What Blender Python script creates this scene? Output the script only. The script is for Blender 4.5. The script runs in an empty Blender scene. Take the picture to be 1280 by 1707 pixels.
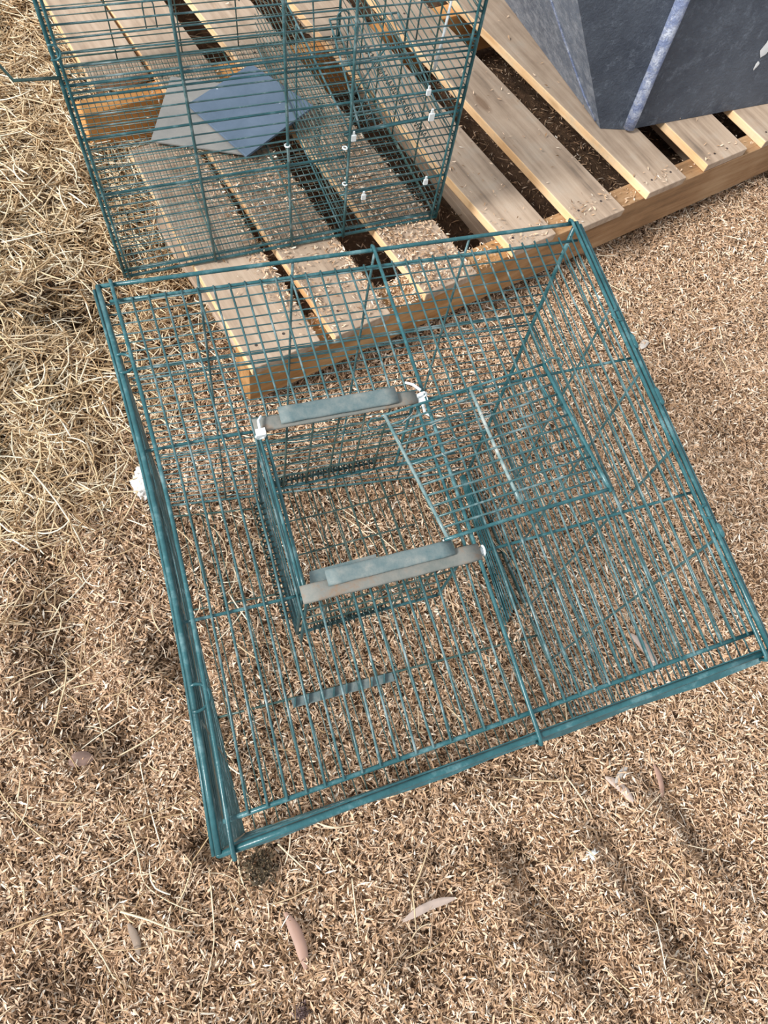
import bpy, bmesh, math, random
import numpy as np
from mathutils import Vector, Matrix, noise

random.seed(7)
rng = np.random.default_rng(7)
scn = bpy.context.scene
COL = scn.collection
S = 1.1                      # metres per plan unit (height of the camera above the ground)

# ------------------------------------------------------------------ camera
cam_d = bpy.data.cameras.new('camera')
cam_d.sensor_fit = 'HORIZONTAL'
cam_d.sensor_width = 36.0
cam_d.lens = 36.0 * 1160.18 / 1280.0
cam_d.clip_start = 0.02
cam = bpy.data.objects.new('camera', cam_d)
COL.objects.link(cam)
cx = Vector((0.98891634, 0.0, 0.1484738))
cy = Vector((0.05911564, -0.91731798, -0.39374237))
cz = Vector((0.13619769, 0.39815539, -0.90715075))
M = Matrix((( cx.x, -cy.x, -cz.x, 0), (cx.y, -cy.y, -cz.y, 0), (cx.z, -cy.z, -cz.z, S), (0, 0, 0, 1)))
M = M.to_3x3().normalized().to_4x4()
M.translation = Vector((0, 0, S))
cam.matrix_world = M
scn.camera = cam

# ------------------------------------------------------------------ light
world = bpy.data.worlds.new('world')
scn.world = world
world.use_nodes = True
bg = world.node_tree.nodes['Background']
bg.inputs['Color'].default_value = (0.93, 0.96, 1.0, 1)
bg.inputs['Strength'].default_value = 0.78
sun_d = bpy.data.lights.new('sun', 'SUN')
sun_d.energy = 4.7
sun_d.angle = math.radians(16)
sun_d.color = (1.0, 0.97, 0.93)
sun = bpy.data.objects.new('sun', sun_d)
sun.rotation_euler = (math.radians(22), math.radians(-48), 0)
COL.objects.link(sun)
sun.location = (-2, 0, 3)
scn.view_settings.view_transform = 'Standard'
scn.view_settings.look = 'None'
scn.view_settings.gamma = 1.0
scn.view_settings.use_curve_mapping = False
scn.view_settings.exposure = 0.08

# ------------------------------------------------------------------ materials
def new_mat(name):
    m = bpy.data.materials.new(name)
    m.use_nodes = True
    nt = m.node_tree
    return m, nt, nt.nodes['Principled BSDF']

def ramp(nt, fac, stops, interp='LINEAR'):
    r = nt.nodes.new('ShaderNodeValToRGB')
    r.color_ramp.interpolation = interp
    el = r.color_ramp.elements
    el[0].position, el[0].color = stops[0][0], (*stops[0][1], 1)
    el[1].position, el[1].color = stops[-1][0], (*stops[-1][1], 1)
    for p, c in stops[1:-1]:
        e = el.new(p); e.color = (*c, 1)
    nt.links.new(fac, r.inputs['Fac'])
    return r.outputs['Color']

def noise_node(nt, scale, detail=4, vec=None, rough=0.55):
    n = nt.nodes.new('ShaderNodeTexNoise')
    n.inputs['Scale'].default_value = scale
    n.inputs['Detail'].default_value = detail
    n.inputs['Roughness'].default_value = rough
    if vec is not None: nt.links.new(vec, n.inputs['Vector'])
    return n.outputs['Fac']

def coord(nt, scale=(1, 1, 1), rot=(0, 0, 0)):
    t = nt.nodes.new('ShaderNodeTexCoord')
    m = nt.nodes.new('ShaderNodeMapping')
    m.inputs['Scale'].default_value = scale
    m.inputs['Rotation'].default_value = rot
    nt.links.new(t.outputs['Object'], m.inputs['Vector'])
    return m.outputs['Vector']

def bump(nt, b, h, strength, dist):
    n = nt.nodes.new('ShaderNodeBump')
    n.inputs['Strength'].default_value = strength
    n.inputs['Distance'].default_value = dist
    nt.links.new(h, n.inputs['Height'])
    nt.links.new(n.outputs['Normal'], b.inputs['Normal'])

def flake_mat(name, stops, rough=0.75):
    m, nt, b = new_mat(name)
    g = nt.nodes.new('ShaderNodeNewGeometry')
    c = ramp(nt, g.outputs['Random Per Island'], stops)
    nt.links.new(c, b.inputs['Base Color'])
    b.inputs['Roughness'].default_value = rough
    b.inputs['Specular IOR Level'].default_value = 0.3
    return m

M_CHIP = flake_mat('wood_chips', [(0.0, (0.13, 0.07, 0.035)), (0.12, (0.33, 0.20, 0.11)), (0.36, (0.55, 0.36, 0.22)),
                                  (0.68, (0.735, 0.52, 0.355)), (0.9, (0.87, 0.70, 0.53)), (1.0, (0.95, 0.88, 0.76))])
M_STRAW = flake_mat('dry_straw', [(0.0, (0.28, 0.17, 0.085)), (0.3, (0.56, 0.40, 0.23)), (0.7, (0.78, 0.62, 0.41)),
                                  (1.0, (0.95, 0.88, 0.72))], 0.55)

def soil_mat():
    m, nt, b = new_mat('soil')
    v = coord(nt)
    c = ramp(nt, noise_node(nt, 60, 8, v, 0.7), [(0.3, (0.045, 0.025, 0.014)), (0.55, (0.13, 0.075, 0.042)), (0.75, (0.25, 0.15, 0.09))])
    nt.links.new(c, b.inputs['Base Color'])
    b.inputs['Roughness'].default_value = 0.95
    bump(nt, b, noise_node(nt, 220, 6, v), 0.8, 0.006)
    return m
M_SOIL = soil_mat()

def wire_mat(name, c0, c1, c2, metal=0.0):
    m, nt, b = new_mat(name)
    v = coord(nt)
    c = ramp(nt, noise_node(nt, 38, 6, v, 0.7), [(0.32, c0), (0.53, c1), (0.70, c2)])  # palest stop puts wire highlights into the colour, along with dust
    nt.links.new(c, b.inputs['Base Color'])
    b.inputs['Roughness'].default_value = 0.32 if 'sleeve' not in name else 0.7
    b.inputs['Metallic'].default_value = metal
    bump(nt, b, noise_node(nt, 500, 2, v), 0.25, 0.0006)
    return m
M_WIRE = wire_mat('teal_coated_wire', (0.022, 0.075, 0.082), (0.050, 0.130, 0.142), (0.26, 0.34, 0.35))
M_DUSTY = wire_mat('dust_covered_wire', (0.06, 0.15, 0.16), (0.20, 0.28, 0.28), (0.48, 0.50, 0.47))
M_WIRE_D = wire_mat('dusty_teal_wire', (0.025, 0.065, 0.058), (0.045, 0.10, 0.092), (0.18, 0.22, 0.19))
M_FRAME = wire_mat('teal_coated_frame', (0.014, 0.068, 0.078), (0.026, 0.115, 0.132), (0.14, 0.26, 0.28))
M_SLEEVE = wire_mat('dusty_grey_sleeve', (0.07, 0.13, 0.145), (0.16, 0.20, 0.20), (0.27, 0.28, 0.26))
M_SLEEVE2 = wire_mat('grey_brown_sleeve', (0.13, 0.15, 0.14), (0.20, 0.20, 0.18), (0.24, 0.15, 0.09))
M_SPRING = wire_mat('dark_spring_steel', (0.02, 0.05, 0.05), (0.04, 0.08, 0.08), (0.15, 0.17, 0.16), 0.5)  # lightest tone paints glints on the coils

def plain(name, c, rough=0.6, sss=0.0):
    m, nt, b = new_mat(name)
    v = coord(nt)
    lo = tuple(x * 0.82 for x in c)
    cc = ramp(nt, noise_node(nt, 45, 5, v), [(0.3, lo), (0.7, c)])
    nt.links.new(cc, b.inputs['Base Color'])
    b.inputs['Roughness'].default_value = rough
    return m
M_TIE = plain('white_tie_plastic', (0.86, 0.92, 0.93), 0.35)
M_LEAF3 = plain('grey_leaf', (0.62, 0.57, 0.52), 0.7)
M_FLUFF = plain('white_fluff', (0.85, 0.83, 0.79), 0.95)
M_SLATE = None

def wood_mat(name, stops, along_x, grain=16, rough=0.8, spots=True):
    m, nt, b = new_mat(name)
    v = coord(nt, (grain * 0.25, grain * 4.0, grain * 3.0) if along_x else (grain * 4.0, grain * 0.25, grain * 3.0))
    f = noise_node(nt, 1.0, 8, v, 0.65)
    v2 = coord(nt)
    f2 = noise_node(nt, 7, 5, v2)
    mx = nt.nodes.new('ShaderNodeMath'); mx.operation = 'MULTIPLY_ADD'
    nt.links.new(f, mx.inputs[0]); mx.inputs[1].default_value = 0.55
    m2 = nt.nodes.new('ShaderNodeMath'); m2.operation = 'MULTIPLY'
    nt.links.new(f2, m2.inputs[0]); m2.inputs[1].default_value = 0.45
    nt.links.new(m2.outputs[0], mx.inputs[2])
    c = ramp(nt, mx.outputs[0], stops)
    if spots:   # knots and grey blotches in the board itself
        vo = nt.nodes.new('ShaderNodeTexVoronoi'); vo.inputs['Scale'].default_value = 1.0
        nt.links.new(coord(nt, (9, 3.5, 9) if not along_x else (3.5, 9, 9)), vo.inputs['Vector'])
        kf = ramp(nt, vo.outputs['Distance'], [(0.07, (0.75, 0.75, 0.75)), (0.13, (0, 0, 0))])
        mi = nt.nodes.new('ShaderNodeMix'); mi.data_type = 'RGBA'
        nt.links.new(kf, mi.inputs[0]); nt.links.new(c, mi.inputs[6]); mi.inputs[7].default_value = (0.20, 0.12, 0.07, 1)
        c = mi.outputs[2]
        if not along_x:
            gf = ramp(nt, noise_node(nt, 14, 6, v2, .7), [(0.52, (0, 0, 0)), (0.75, (0.5, 0.5, 0.5))])
            m3 = nt.nodes.new('ShaderNodeMix'); m3.data_type = 'RGBA'
            nt.links.new(gf, m3.inputs[0]); nt.links.new(c, m3.inputs[6]); m3.inputs[7].default_value = (0.36, 0.32, 0.27, 1)
            c = m3.outputs[2]
        else:       # the left end of the stringer is fresher, more orange wood
            sx = nt.nodes.new('ShaderNodeSeparateXYZ'); nt.links.new(v2, sx.inputs[0])
            gf = ramp(nt, sx.outputs['X'], [(0.45, (1, 1, 1)), (0.80, (0, 0, 0))])
            m3 = nt.nodes.new('ShaderNodeMix'); m3.data_type = 'RGBA'; m3.blend_type = 'MIX'
            hs = nt.nodes.new('ShaderNodeHueSaturation'); hs.inputs['Saturation'].default_value = 1.12; hs.inputs['Value'].default_value = 1.25
            nt.links.new(c, hs.inputs['Color'])
            nt.links.new(gf, m3.inputs[0]); nt.links.new(c, m3.inputs[6]); nt.links.new(hs.outputs['Color'], m3.inputs[7])
            c = m3.outputs[2]
    nt.links.new(c, b.inputs['Base Color'])
    b.inputs['Roughness'].default_value = rough
    bump(nt, b, f, 0.45, 0.002)
    return m
# boards run along the local y axis, stringers along x
M_PLANK = wood_mat('weathered_plank', [(0.33, (0.20, 0.15, 0.11)), (0.42, (0.34, 0.25, 0.18)), (0.52, (0.45, 0.34, 0.25)), (0.64, (0.55, 0.435, 0.335))], 0)
M_SAWN = wood_mat('sawn_plank_side', [(0.34, (0.60, 0.33, 0.14)), (0.5, (0.86, 0.57, 0.31)), (0.64, (0.92, 0.72, 0.46))], 0)
M_STRINGER = wood_mat('brown_stringer', [(0.34, (0.13, 0.07, 0.03)), (0.48, (0.31, 0.175, 0.082)), (0.62, (0.43, 0.28, 0.155))], True)
M_STRINGER2 = wood_mat('orange_stringer', [(0.34, (0.34, 0.13, 0.035)), (0.48, (0.58, 0.27, 0.08)), (0.62, (0.70, 0.37, 0.14))], True, spots=False)
M_NAIL = plain('rusty_nail', (0.06, 0.045, 0.04), 0.6)

def slab_mat(name, c0, c1, speck, rough):
    m, nt, b = new_mat(name)
    v = coord(nt)
    c = ramp(nt, noise_node(nt, 12, 8, v, 0.7), [(0.35, c0), (0.65, c1)])
    vo = nt.nodes.new('ShaderNodeTexVoronoi'); vo.inputs['Scale'].default_value = 40
    nt.links.new(v, vo.inputs['Vector'])
    sp = ramp(nt, vo.outputs['Distance'], [(0.05, (1, 1, 1)), (0.11, (0, 0, 0))])
    gate = ramp(nt, noise_node(nt, 30, 3, v), [(0.56, (0, 0, 0)), (0.62, (1, 1, 1))])
    mu = nt.nodes.new('ShaderNodeMix'); mu.data_type = 'RGBA'; mu.blend_type = 'MULTIPLY'; mu.inputs[0].default_value = 1
    nt.links.new(sp, mu.inputs[6]); nt.links.new(gate, mu.inputs[7])
    mi = nt.nodes.new('ShaderNodeMix'); mi.data_type = 'RGBA'
    nt.links.new(mu.outputs[2], mi.inputs[0]); nt.links.new(c, mi.inputs[6]); mi.inputs[7].default_value = (*speck, 1)
    nt.links.new(mi.outputs[2], b.inputs['Base Color'])
    b.inputs['Roughness'].default_value = rough
    bump(nt, b, noise_node(nt, 90, 4, v), 0.2, 0.001)
    return m
M_SLATE = slab_mat('slate_blue_tile', (0.085, 0.13, 0.19), (0.12, 0.17, 0.24), (0.5, 0.55, 0.6), 0.8)
M_GREYTILE = slab_mat('pale_grey_tile', (0.21, 0.215, 0.21), (0.31, 0.30, 0.28), (0.4, 0.4, 0.4), 0.85)

def tub_mat(name, base, light, worn, thr):
    m, nt, b = new_mat(name)
    v = coord(nt)
    c = ramp(nt, noise_node(nt, 9, 10, v, 0.75), [(0.3, base), (0.7, light)])
    w = ramp(nt, noise_node(nt, 42, 10, v, 0.85), [(thr, (0, 0, 0)), (thr + 0.16, (1, 1, 1))])
    mi = nt.nodes.new('ShaderNodeMix'); mi.data_type = 'RGBA'
    nt.links.new(w, mi.inputs[0]); nt.links.new(c, mi.inputs[6]); mi.inputs[7].default_value = (*worn, 1)
    nt.links.new(mi.outputs[2], b.inputs['Base Color'])
    b.inputs['Roughness'].default_value = 0.5
    bump(nt, b, noise_node(nt, 150, 6, v, 0.7), 1.0, 0.006)
    return m
M_TUB = tub_mat('dark_slate_tub', (0.034, 0.047, 0.075), (0.105, 0.130, 0.170), (0.20, 0.24, 0.30), 0.53)
M_TUB_PALE = tub_mat('worn_lit_tub', (0.12, 0.16, 0.23), (0.26, 0.32, 0.42), (0.50, 0.55, 0.63), 0.46)  # left face: worn paint, plus light from the left put into the colour
M_TUB_RIB = tub_mat('pale_blue_rib', (0.16, 0.21, 0.38), (0.30, 0.37, 0.58), (0.75, 0.80, 0.90), 0.47)  # pale blue carries the rib's highlight in its colour
M_PAINT = plain('white_paint', (0.85, 0.87, 0.88), 0.5)

# ------------------------------------------------------------------ helpers
def tag(o, label=None, cat=None, group=None, kind=None):
    if label: o['label'] = label
    if cat: o['category'] = cat
    if group: o['group'] = group
    if kind: o['kind'] = kind
    return o

def empty(name, loc, rz=0.0):
    o = bpy.data.objects.new(name, None)
    o.empty_display_size = 0.05
    COL.objects.link(o)
    o.location = loc
    o.rotation_euler = (0, 0, rz)
    return o

class MB:
    """collects geometry for ONE mesh object"""
    def __init__(s): s.v = []; s.f = []; s.mi = []
    def tube(s, pts, r, n=6, closed=False, mi=0, cap=True):
        pts = [Vector(p) for p in pts]
        base = len(s.v); k = len(pts)
        prev = None
        for i, p in enumerate(pts):
            a = pts[i - 1] if (i > 0 or closed) else p
            b = pts[(i + 1) % k] if (i < k - 1 or closed) else p
            t = (b - a).normalized()
            if prev is None:
                up = Vector((0, 0, 1)) if abs(t.z) < 0.9 else Vector((1, 0, 0))
                x = t.cross(up).normalized()
            else:
                x = (prev - t * prev.dot(t)).normalized()
            prev = x
            y = t.cross(x)
            rr = r[i] if isinstance(r, (list, tuple)) else r
            for j in range(n):
                a_ = 2 * math.pi * j / n
                s.v.append(p + x * (rr * math.cos(a_)) + y * (rr * math.sin(a_)))
        rings = k if closed else k - 1
        for i in range(rings):
            i2 = (i + 1) % k
            for j in range(n):
                j2 = (j + 1) % n
                s.f.append((base + i * n + j, base + i * n + j2, base + i2 * n + j2, base + i2 * n + j)); s.mi.append(mi)
        if cap and not closed:
            s.f.append(tuple(base + j for j in reversed(range(n)))); s.mi.append(mi)
            s.f.append(tuple(base + (k - 1) * n + j for j in range(n))); s.mi.append(mi)
    def hexa(s, c, mis=(0,) * 6):
        """c: 8 corners, bottom 4 ccw then top 4 ccw"""
        b = len(s.v); s.v += [Vector(p) for p in c]
        fs = [(3, 2, 1, 0), (4, 5, 6, 7), (0, 1, 5, 4), (1, 2, 6, 5), (2, 3, 7, 6), (3, 0, 4, 7)]
        for f, m in zip(fs, mis):
            s.f.append(tuple(b + i for i in f)); s.mi.append(m)
    def build(s, name, mats, parent=None, loc=None, smooth=True, bevel=0, flat_big=False):
        me = bpy.data.meshes.new(name)
        me.from_pydata([tuple(p) for p in s.v], [], s.f)
        mats = mats if isinstance(mats, (list, tuple)) else [mats]
        for m in mats: me.materials.append(m)
        me.polygons.foreach_set('material_index', s.mi)
        me.polygons.foreach_set('use_smooth', [smooth] * len(s.f))
        me.update()
        o = bpy.data.objects.new(name, me)
        COL.objects.link(o)
        if loc is not None: o.location = loc
        if parent is not None: o.parent = parent
        if bevel:
            m = o.modifiers.new('bevel', 'BEVEL'); m.width = bevel; m.segments = 2; m.limit_method = 'ANGLE'
        return o

def np_mesh(name, verts, faces_flat, nper, mat, parent=None):
    me = bpy.data.meshes.new(name)
    nv = len(verts); nf = len(faces_flat) // nper
    me.vertices.add(nv); me.vertices.foreach_set('co', verts.astype(np.float32).ravel())
    me.loops.add(nf * nper); me.loops.foreach_set('vertex_index', faces_flat.astype(np.int32))
    me.polygons.add(nf)
    me.polygons.foreach_set('loop_start', np.arange(0, nf * nper, nper, dtype=np.int32))
    me.polygons.foreach_set('loop_total', np.full(nf, nper, dtype=np.int32))
    me.materials.append(mat)
    me.update(calc_edges=True)
    me.validate()
    o = bpy.data.objects.new(name, me)
    COL.objects.link(o)
    if parent: o.parent = parent
    return o

def bow(a, b, amp=0.0, n=3, seed=None):
    """points of a slightly bowed wire from a to b"""
    a = Vector(a); b = Vector(b)
    off = Vector((random.uniform(-1, 1), random.uniform(-1, 1), random.uniform(-1, 1))) * amp
    out = []
    for i in range(n + 1):
        t = i / n
        out.append(a.lerp(b, t) + off * math.sin(math.pi * t))
    return out

# ------------------------------------------------------------------ ground
HOLES = [  # hollows trodden in the litter: x, y, rx, ry, rotation, depth (plan units)
    (0.40, -0.13, 0.05, 0.12, 0.7, 0.022), (0.52, -0.10, 0.05, 0.13, 0.6, 0.022), (0.30, -0.03, 0.10, 0.04, 0.2, 0.018),
    (0.62, -0.02, 0.05, 0.10, 0.9, 0.018), (0.75, 0.35, 0.09, 0.06, -0.5, 0.02), (0.82, 0.62, 0.10, 0.05, 0.1, 0.02),
    (-0.30, 0.22, 0.05, 0.12, 0.2, 0.02), (-0.20, 0.10, 0.06, 0.05, 0, 0.022), (-0.12, 0.18, 0.05, 0.08, 0.4, 0.02),
    (-0.35, 0.75, 0.09, 0.05, 0.3, 0.04), (-0.45, 0.52, 0.07, 0.05, -0.3, 0.03), (-0.06, -0.03, 0.04, 0.03, 0, 0.02),
    (0.15, 0.34, 0.10, 0.05, 0.3, 0.018), (0.22, -0.12, 0.05, 0.08, -0.4, 0.018), (0.42, 0.22, 0.08, 0.05, 0.8, 0.018),
    (-0.20, -0.17, 0.07, 0.04, 0.1, 0.018), (0.02, -0.22, 0.06, 0.03, 0.4, 0.016), (0.93, 0.86, 0.12, 0.05, 0.5, 0.02)]

def ground_h(x, y):
    """x, y numpy arrays in plan units -> height in plan units"""
    z = 0.006 * np.sin(x * 9.1 + 1.3 * np.sin(y * 7.3)) * np.cos(y * 8.3 + 0.9 * np.sin(x * 11.0))
    z += 0.0045 * np.sin(x * 27 + 2.1 * np.sin(y * 17)) * np.sin(y * 31 + 1.7 * np.cos(x * 23))
    z += 0.0022 * np.sin(x * 71 + 2 * np.sin(y * 53)) * np.cos(y * 67 + 1.9 * np.sin(x * 59))
    for (hx, hy, rx, ry, ro, dp) in HOLES:
        c, s_ = math.cos(ro), math.sin(ro)
        dx, dy = x - hx, y - hy
        u = (dx * c + dy * s_) / rx; v = (-dx * s_ + dy * c) / ry
        r2 = u * u + v * v
        z -= dp * 1.7 * np.exp(-r2 * 1.6)
        z += dp * 0.5 * np.exp(-((np.sqrt(r2) - 1.5) ** 2) * 5)
    # straw heaped up on the left
    t = np.clip((-0.22 - x - 0.25 * (0.9 - y)) / 0.3, 0, 1) * np.clip((y - 0.25) / 0.35, 0, 1)
    z += 0.05 * t * t * (3 - 2 * t)
    z += 0.012 * t * np.sin(x * 38 + 2 * np.sin(y * 21)) * np.cos(y * 33 + 2 * np.sin(x * 29))
    # flat and low where the cages and pallet stand
    return z - 0.012

GX0, GX1, GY0, GY1 = -1.1, 1.5, -0.55, 2.1
nx, ny = 330, 330
gx = np.linspace(GX0, GX1, nx); gy = np.linspace(GY0, GY1, ny)
XX, YY = np.meshgrid(gx, gy)
ZZ = ground_h(XX, YY) - 0.002
gv = np.stack([XX, YY, ZZ], -1).reshape(-1, 3) * S
ii = np.arange(nx * ny).reshape(ny, nx)
gf = np.stack([ii[:-1, :-1], ii[:-1, 1:], ii[1:, 1:], ii[1:, :-1]], -1).reshape(-1)
ground = np_mesh('ground', gv, gf, 4, M_SOIL)
ground['kind'] = 'structure'
ground.data.polygons.foreach_set('use_smooth', [True] * len(ground.data.polygons))

def flakes(name, X, Y, Zb, L, Wd, mat, tilt=0.35, lift=0.008, yaw=None):
    """curled four-cornered chips, one mesh"""
    n = len(X)
    yaw = rng.uniform(0, 2 * np.pi, n) if yaw is None else yaw
    pit = rng.normal(0, tilt, n); rol = rng.normal(0, tilt * 1.3, n)
    d = np.stack([np.cos(yaw) * np.cos(pit), np.sin(yaw) * np.cos(pit), np.sin(pit)], -1)
    side = np.stack([-np.sin(yaw) * np.cos(rol), np.cos(yaw) * np.cos(rol), np.sin(rol)], -1)
    up = np.cross(d, side)
    c = np.stack([X, Y, Zb + rng.uniform(0, 1, n) ** 1.6 * lift], -1)
    curl = rng.uniform(-0.25, 0.35, n)[:, None] * L[:, None]
    sk = rng.uniform(-0.35, 0.35, n)[:, None]
    v = np.empty((n, 4, 3))
    v[:, 0] = c - d * L[:, None] * 0.5
    v[:, 1] = c + side * Wd[:, None] * 0.5 + d * L[:, None] * sk + up * curl * 0.35
    v[:, 2] = c + d * L[:, None] * 0.5
    v[:, 3] = c - side * Wd[:, None] * 0.5 + d * L[:, None] * sk * 0.6 + up * curl * 0.35
    f = np.empty((n, 2, 3), dtype=np.int64)
    b = np.arange(n) * 4
    f[:, 0] = np.stack([b, b + 1, b + 2], -1)
    f[:, 1] = np.stack([b, b + 2, b + 3], -1)
    return np_mesh(name, v.reshape(-1, 3), f.reshape(-1), 3, mat)

def ribbons(name, X, Y, Zb, L, R, mat, bend=0.5, tilt=0.12, seg=5, yaw=None, lift=0.02):
    """bent three-sided stems, one mesh"""
    n = len(X)
    yaw = rng.uniform(0, 2 * np.pi, n) if yaw is None else yaw
    k = rng.normal(0, bend, n)
    kink = rng.integers(1, seg, n); kk = np.where(rng.uniform(0, 1, n) < 0.35, rng.normal(0, 0.7, n), 0)
    pit = rng.normal(0, tilt, n)
    P = np.empty((n, seg + 1, 3))
    zc = Zb + rng.uniform(0, 1, n) * lift
    ang = yaw - k * 0.5
    p = np.stack([X, Y, zc - np.sin(pit) * L * 0.5], -1) - np.stack([np.cos(yaw), np.sin(yaw), 0 * yaw], -1) * L[:, None] * 0.5
    V = np.empty((n, seg + 1, 3, 3))
    for i in range(seg + 1):
        ph = pit * (1 - 1.2 * i / seg)
        dirv = np.stack([np.cos(ang) * np.cos(ph), np.sin(ang) * np.cos(ph), np.sin(ph)], -1)
        sd = np.stack([-np.sin(ang), np.cos(ang), 0 * ang], -1)
        r = R * (1.0 if 0 < i < seg else 0.55)
        V[:, i, 0] = p + sd * r[:, None]
        V[:, i, 1] = p - sd * r[:, None]
        V[:, i, 2] = p + np.array([0, 0, 1.0]) * r[:, None] * 1.0
        p = p + dirv * (L / seg)[:, None]
        ang = ang + k / seg + np.where(kink == i, kk, 0)
    fs = []
    b = np.arange(n) * (seg + 1) * 3
    for i in range(seg):
        for j in range(3):
            j2 = (j + 1) % 3
            fs.append(np.stack([b + i * 3 + j, b + i * 3 + j2, b + (i + 1) * 3 + j2, b + (i + 1) * 3 + j], -1))
    f = np.stack(fs, 1)
    return np_mesh(name, V.reshape(-1, 3), f.reshape(-1), 4, mat)

PU = np.array([math.cos(0.57723), math.sin(0.57723)]); PV = np.array([-PU[1], PU[0]])
def in_view(x, y, m=0.12):
    """rough quadrilateral of the ground worth covering densely (plan units)"""
    ok = (y > -0.27 - m) & (y < 1.75) & (x > -0.30 - m - (y + 0.22) * 0.215) & (x < 0.66 + m + (y + 0.25) * 0.27)
    return ok

def scatter(n, dens=None):
    out = []
    tot = 0
    while tot < n:
        x = rng.uniform(GX0, GX1, n); y = rng.uniform(GY0, GY1, n)
        keep = in_view(x, y) | (rng.uniform(0, 1, n) < 0.12)
        s_ = x * PU[0] + y * PU[1]; v_ = x * PV[0] + y * PV[1]
        under = (s_ > 0.45) & (v_ > 0.62)
        keep &= (~under) | (rng.uniform(0, 1, n) < 0.05)
        if dens is not None: keep &= rng.uniform(0, 1, n) < dens(x, y)
        out.append(np.stack([x[keep], y[keep]], -1)); tot += keep.sum()
    return np.concatenate(out)[:n]

def left_mask(x, y):
    return np.clip((-0.10 - x - 0.30 * (0.75 - y)) / 0.22, 0, 1) * np.clip((y - 0.12) / 0.35, 0, 1)

p = scatter(430000, lambda x, y: 1 - 0.6 * left_mask(x, y))
x, y = p[:, 0], p[:, 1]; n = len(x)
L = np.clip(rng.lognormal(math.log(0.0092), 0.36, n), 0.004, 0.026); W = np.minimum(L * rng.uniform(0.14, 0.30, n), 0.0034)
chips = flakes('wood_chip_litter', x * S, y * S, ground_h(x, y) * S, L, W, M_CHIP, 0.42, 0.012)
tag(chips, 'short tan wood chips and hulls covering the whole ground', 'litter', kind='stuff')

p = scatter(16000)
x, y = p[:, 0], p[:, 1]; n = len(x)
L = rng.uniform(0.012, 0.030, n)
sliv = ribbons('wood_sliver_litter', x * S, y * S, ground_h(x, y) * S + 0.003, L, rng.uniform(0.0005, 0.0013, n), M_CHIP, 0.5, 0.22, 2, None, 0.011)
tag(sliv, 'thin tan wood slivers mixed through the ground chips', 'litter', kind='stuff')

p = scatter(20000, lambda x, y: 0.012 + 0.03 * np.clip((0.15 - x) / 0.4, 0, 1) + left_mask(x, y))
x, y = p[:, 0], p[:, 1]; n = len(x)
L = np.clip(rng.lognormal(math.log(0.050), 0.5, n), 0.016, 0.16); R = rng.uniform(0.0005, 0.0019, n) * (0.7 + 0.3 * left_mask(x, y))
straw = ribbons('loose_straw', x * S, y * S, ground_h(x, y) * S + 0.004, L, R, M_STRAW, 0.8, 0.16, 5, None, 0.022)
tag(straw, 'tangled pale straw heaped on the ground left of the two cages', 'straw', kind='stuff')

# ------------------------------------------------------------------ pallet
pal = empty('wooden_pallet', (PU[0] * 0.274 * S + PV[0] * 0.551 * S, PU[1] * 0.274 * S + PV[1] * 0.551 * S, 0), 0.57723)
tag(pal, 'weathered wooden pallet under the rear cage and the dark blue tub', 'pallet')
def pl(s_, v_, z): return Vector(((s_ - 0.274) * S, (v_ - 0.551) * S, z * S))   # pallet-local
def box_part(name, s0, s1, v0, v1, z0, z1, mats, parent, mis=(0,) * 6, s0b=None, s1b=None, bevel=0.0015, jit=0.0):
    s0b = s0 if s0b is None else s0b; s1b = s1 if s1b is None else s1b
    b = MB()
    b.hexa([pl(s0, v0, z0), pl(s1, v0, z0), pl(s1b, v1, z0), pl(s0b, v1, z0), pl(s0, v0, z1), pl(s1, v0, z1), pl(s1b, v1, z1), pl(s0b, v1, z1)], mis)
    return b.build(name, mats, parent, smooth=False, bevel=bevel)
for i, (v0, mt) in enumerate([(0.551, M_STRINGER), (1.125, M_STRINGER2), (1.66, M_STRINGER)]):
    box_part('stringer', 0.274, 2.0, v0, v0 + (0.042 if i != 1 else 0.038), 0.018 if i != 1 else 0.018, 0.113, [mt, M_STRINGER], pal)
planks = [(0.272, 0.388, 0.345, 0.43), (0.412, 0.514, 0.428, 0.53), (0.586, 0.692, 0.562, 0.672), (0.780, 0.876, 0.735, 0.85),
          (0.930, 1.036, 0.90, 0.995), (1.110, 1.211, 1.05, 1.18), (1.277, 1.395, 1.25, 1.38), (1.449, 1.55, 1.43, 1.54), (1.62, 1.73, 1.62, 1.73), (1.84, 1.99, 1.84, 1.99)]
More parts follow.
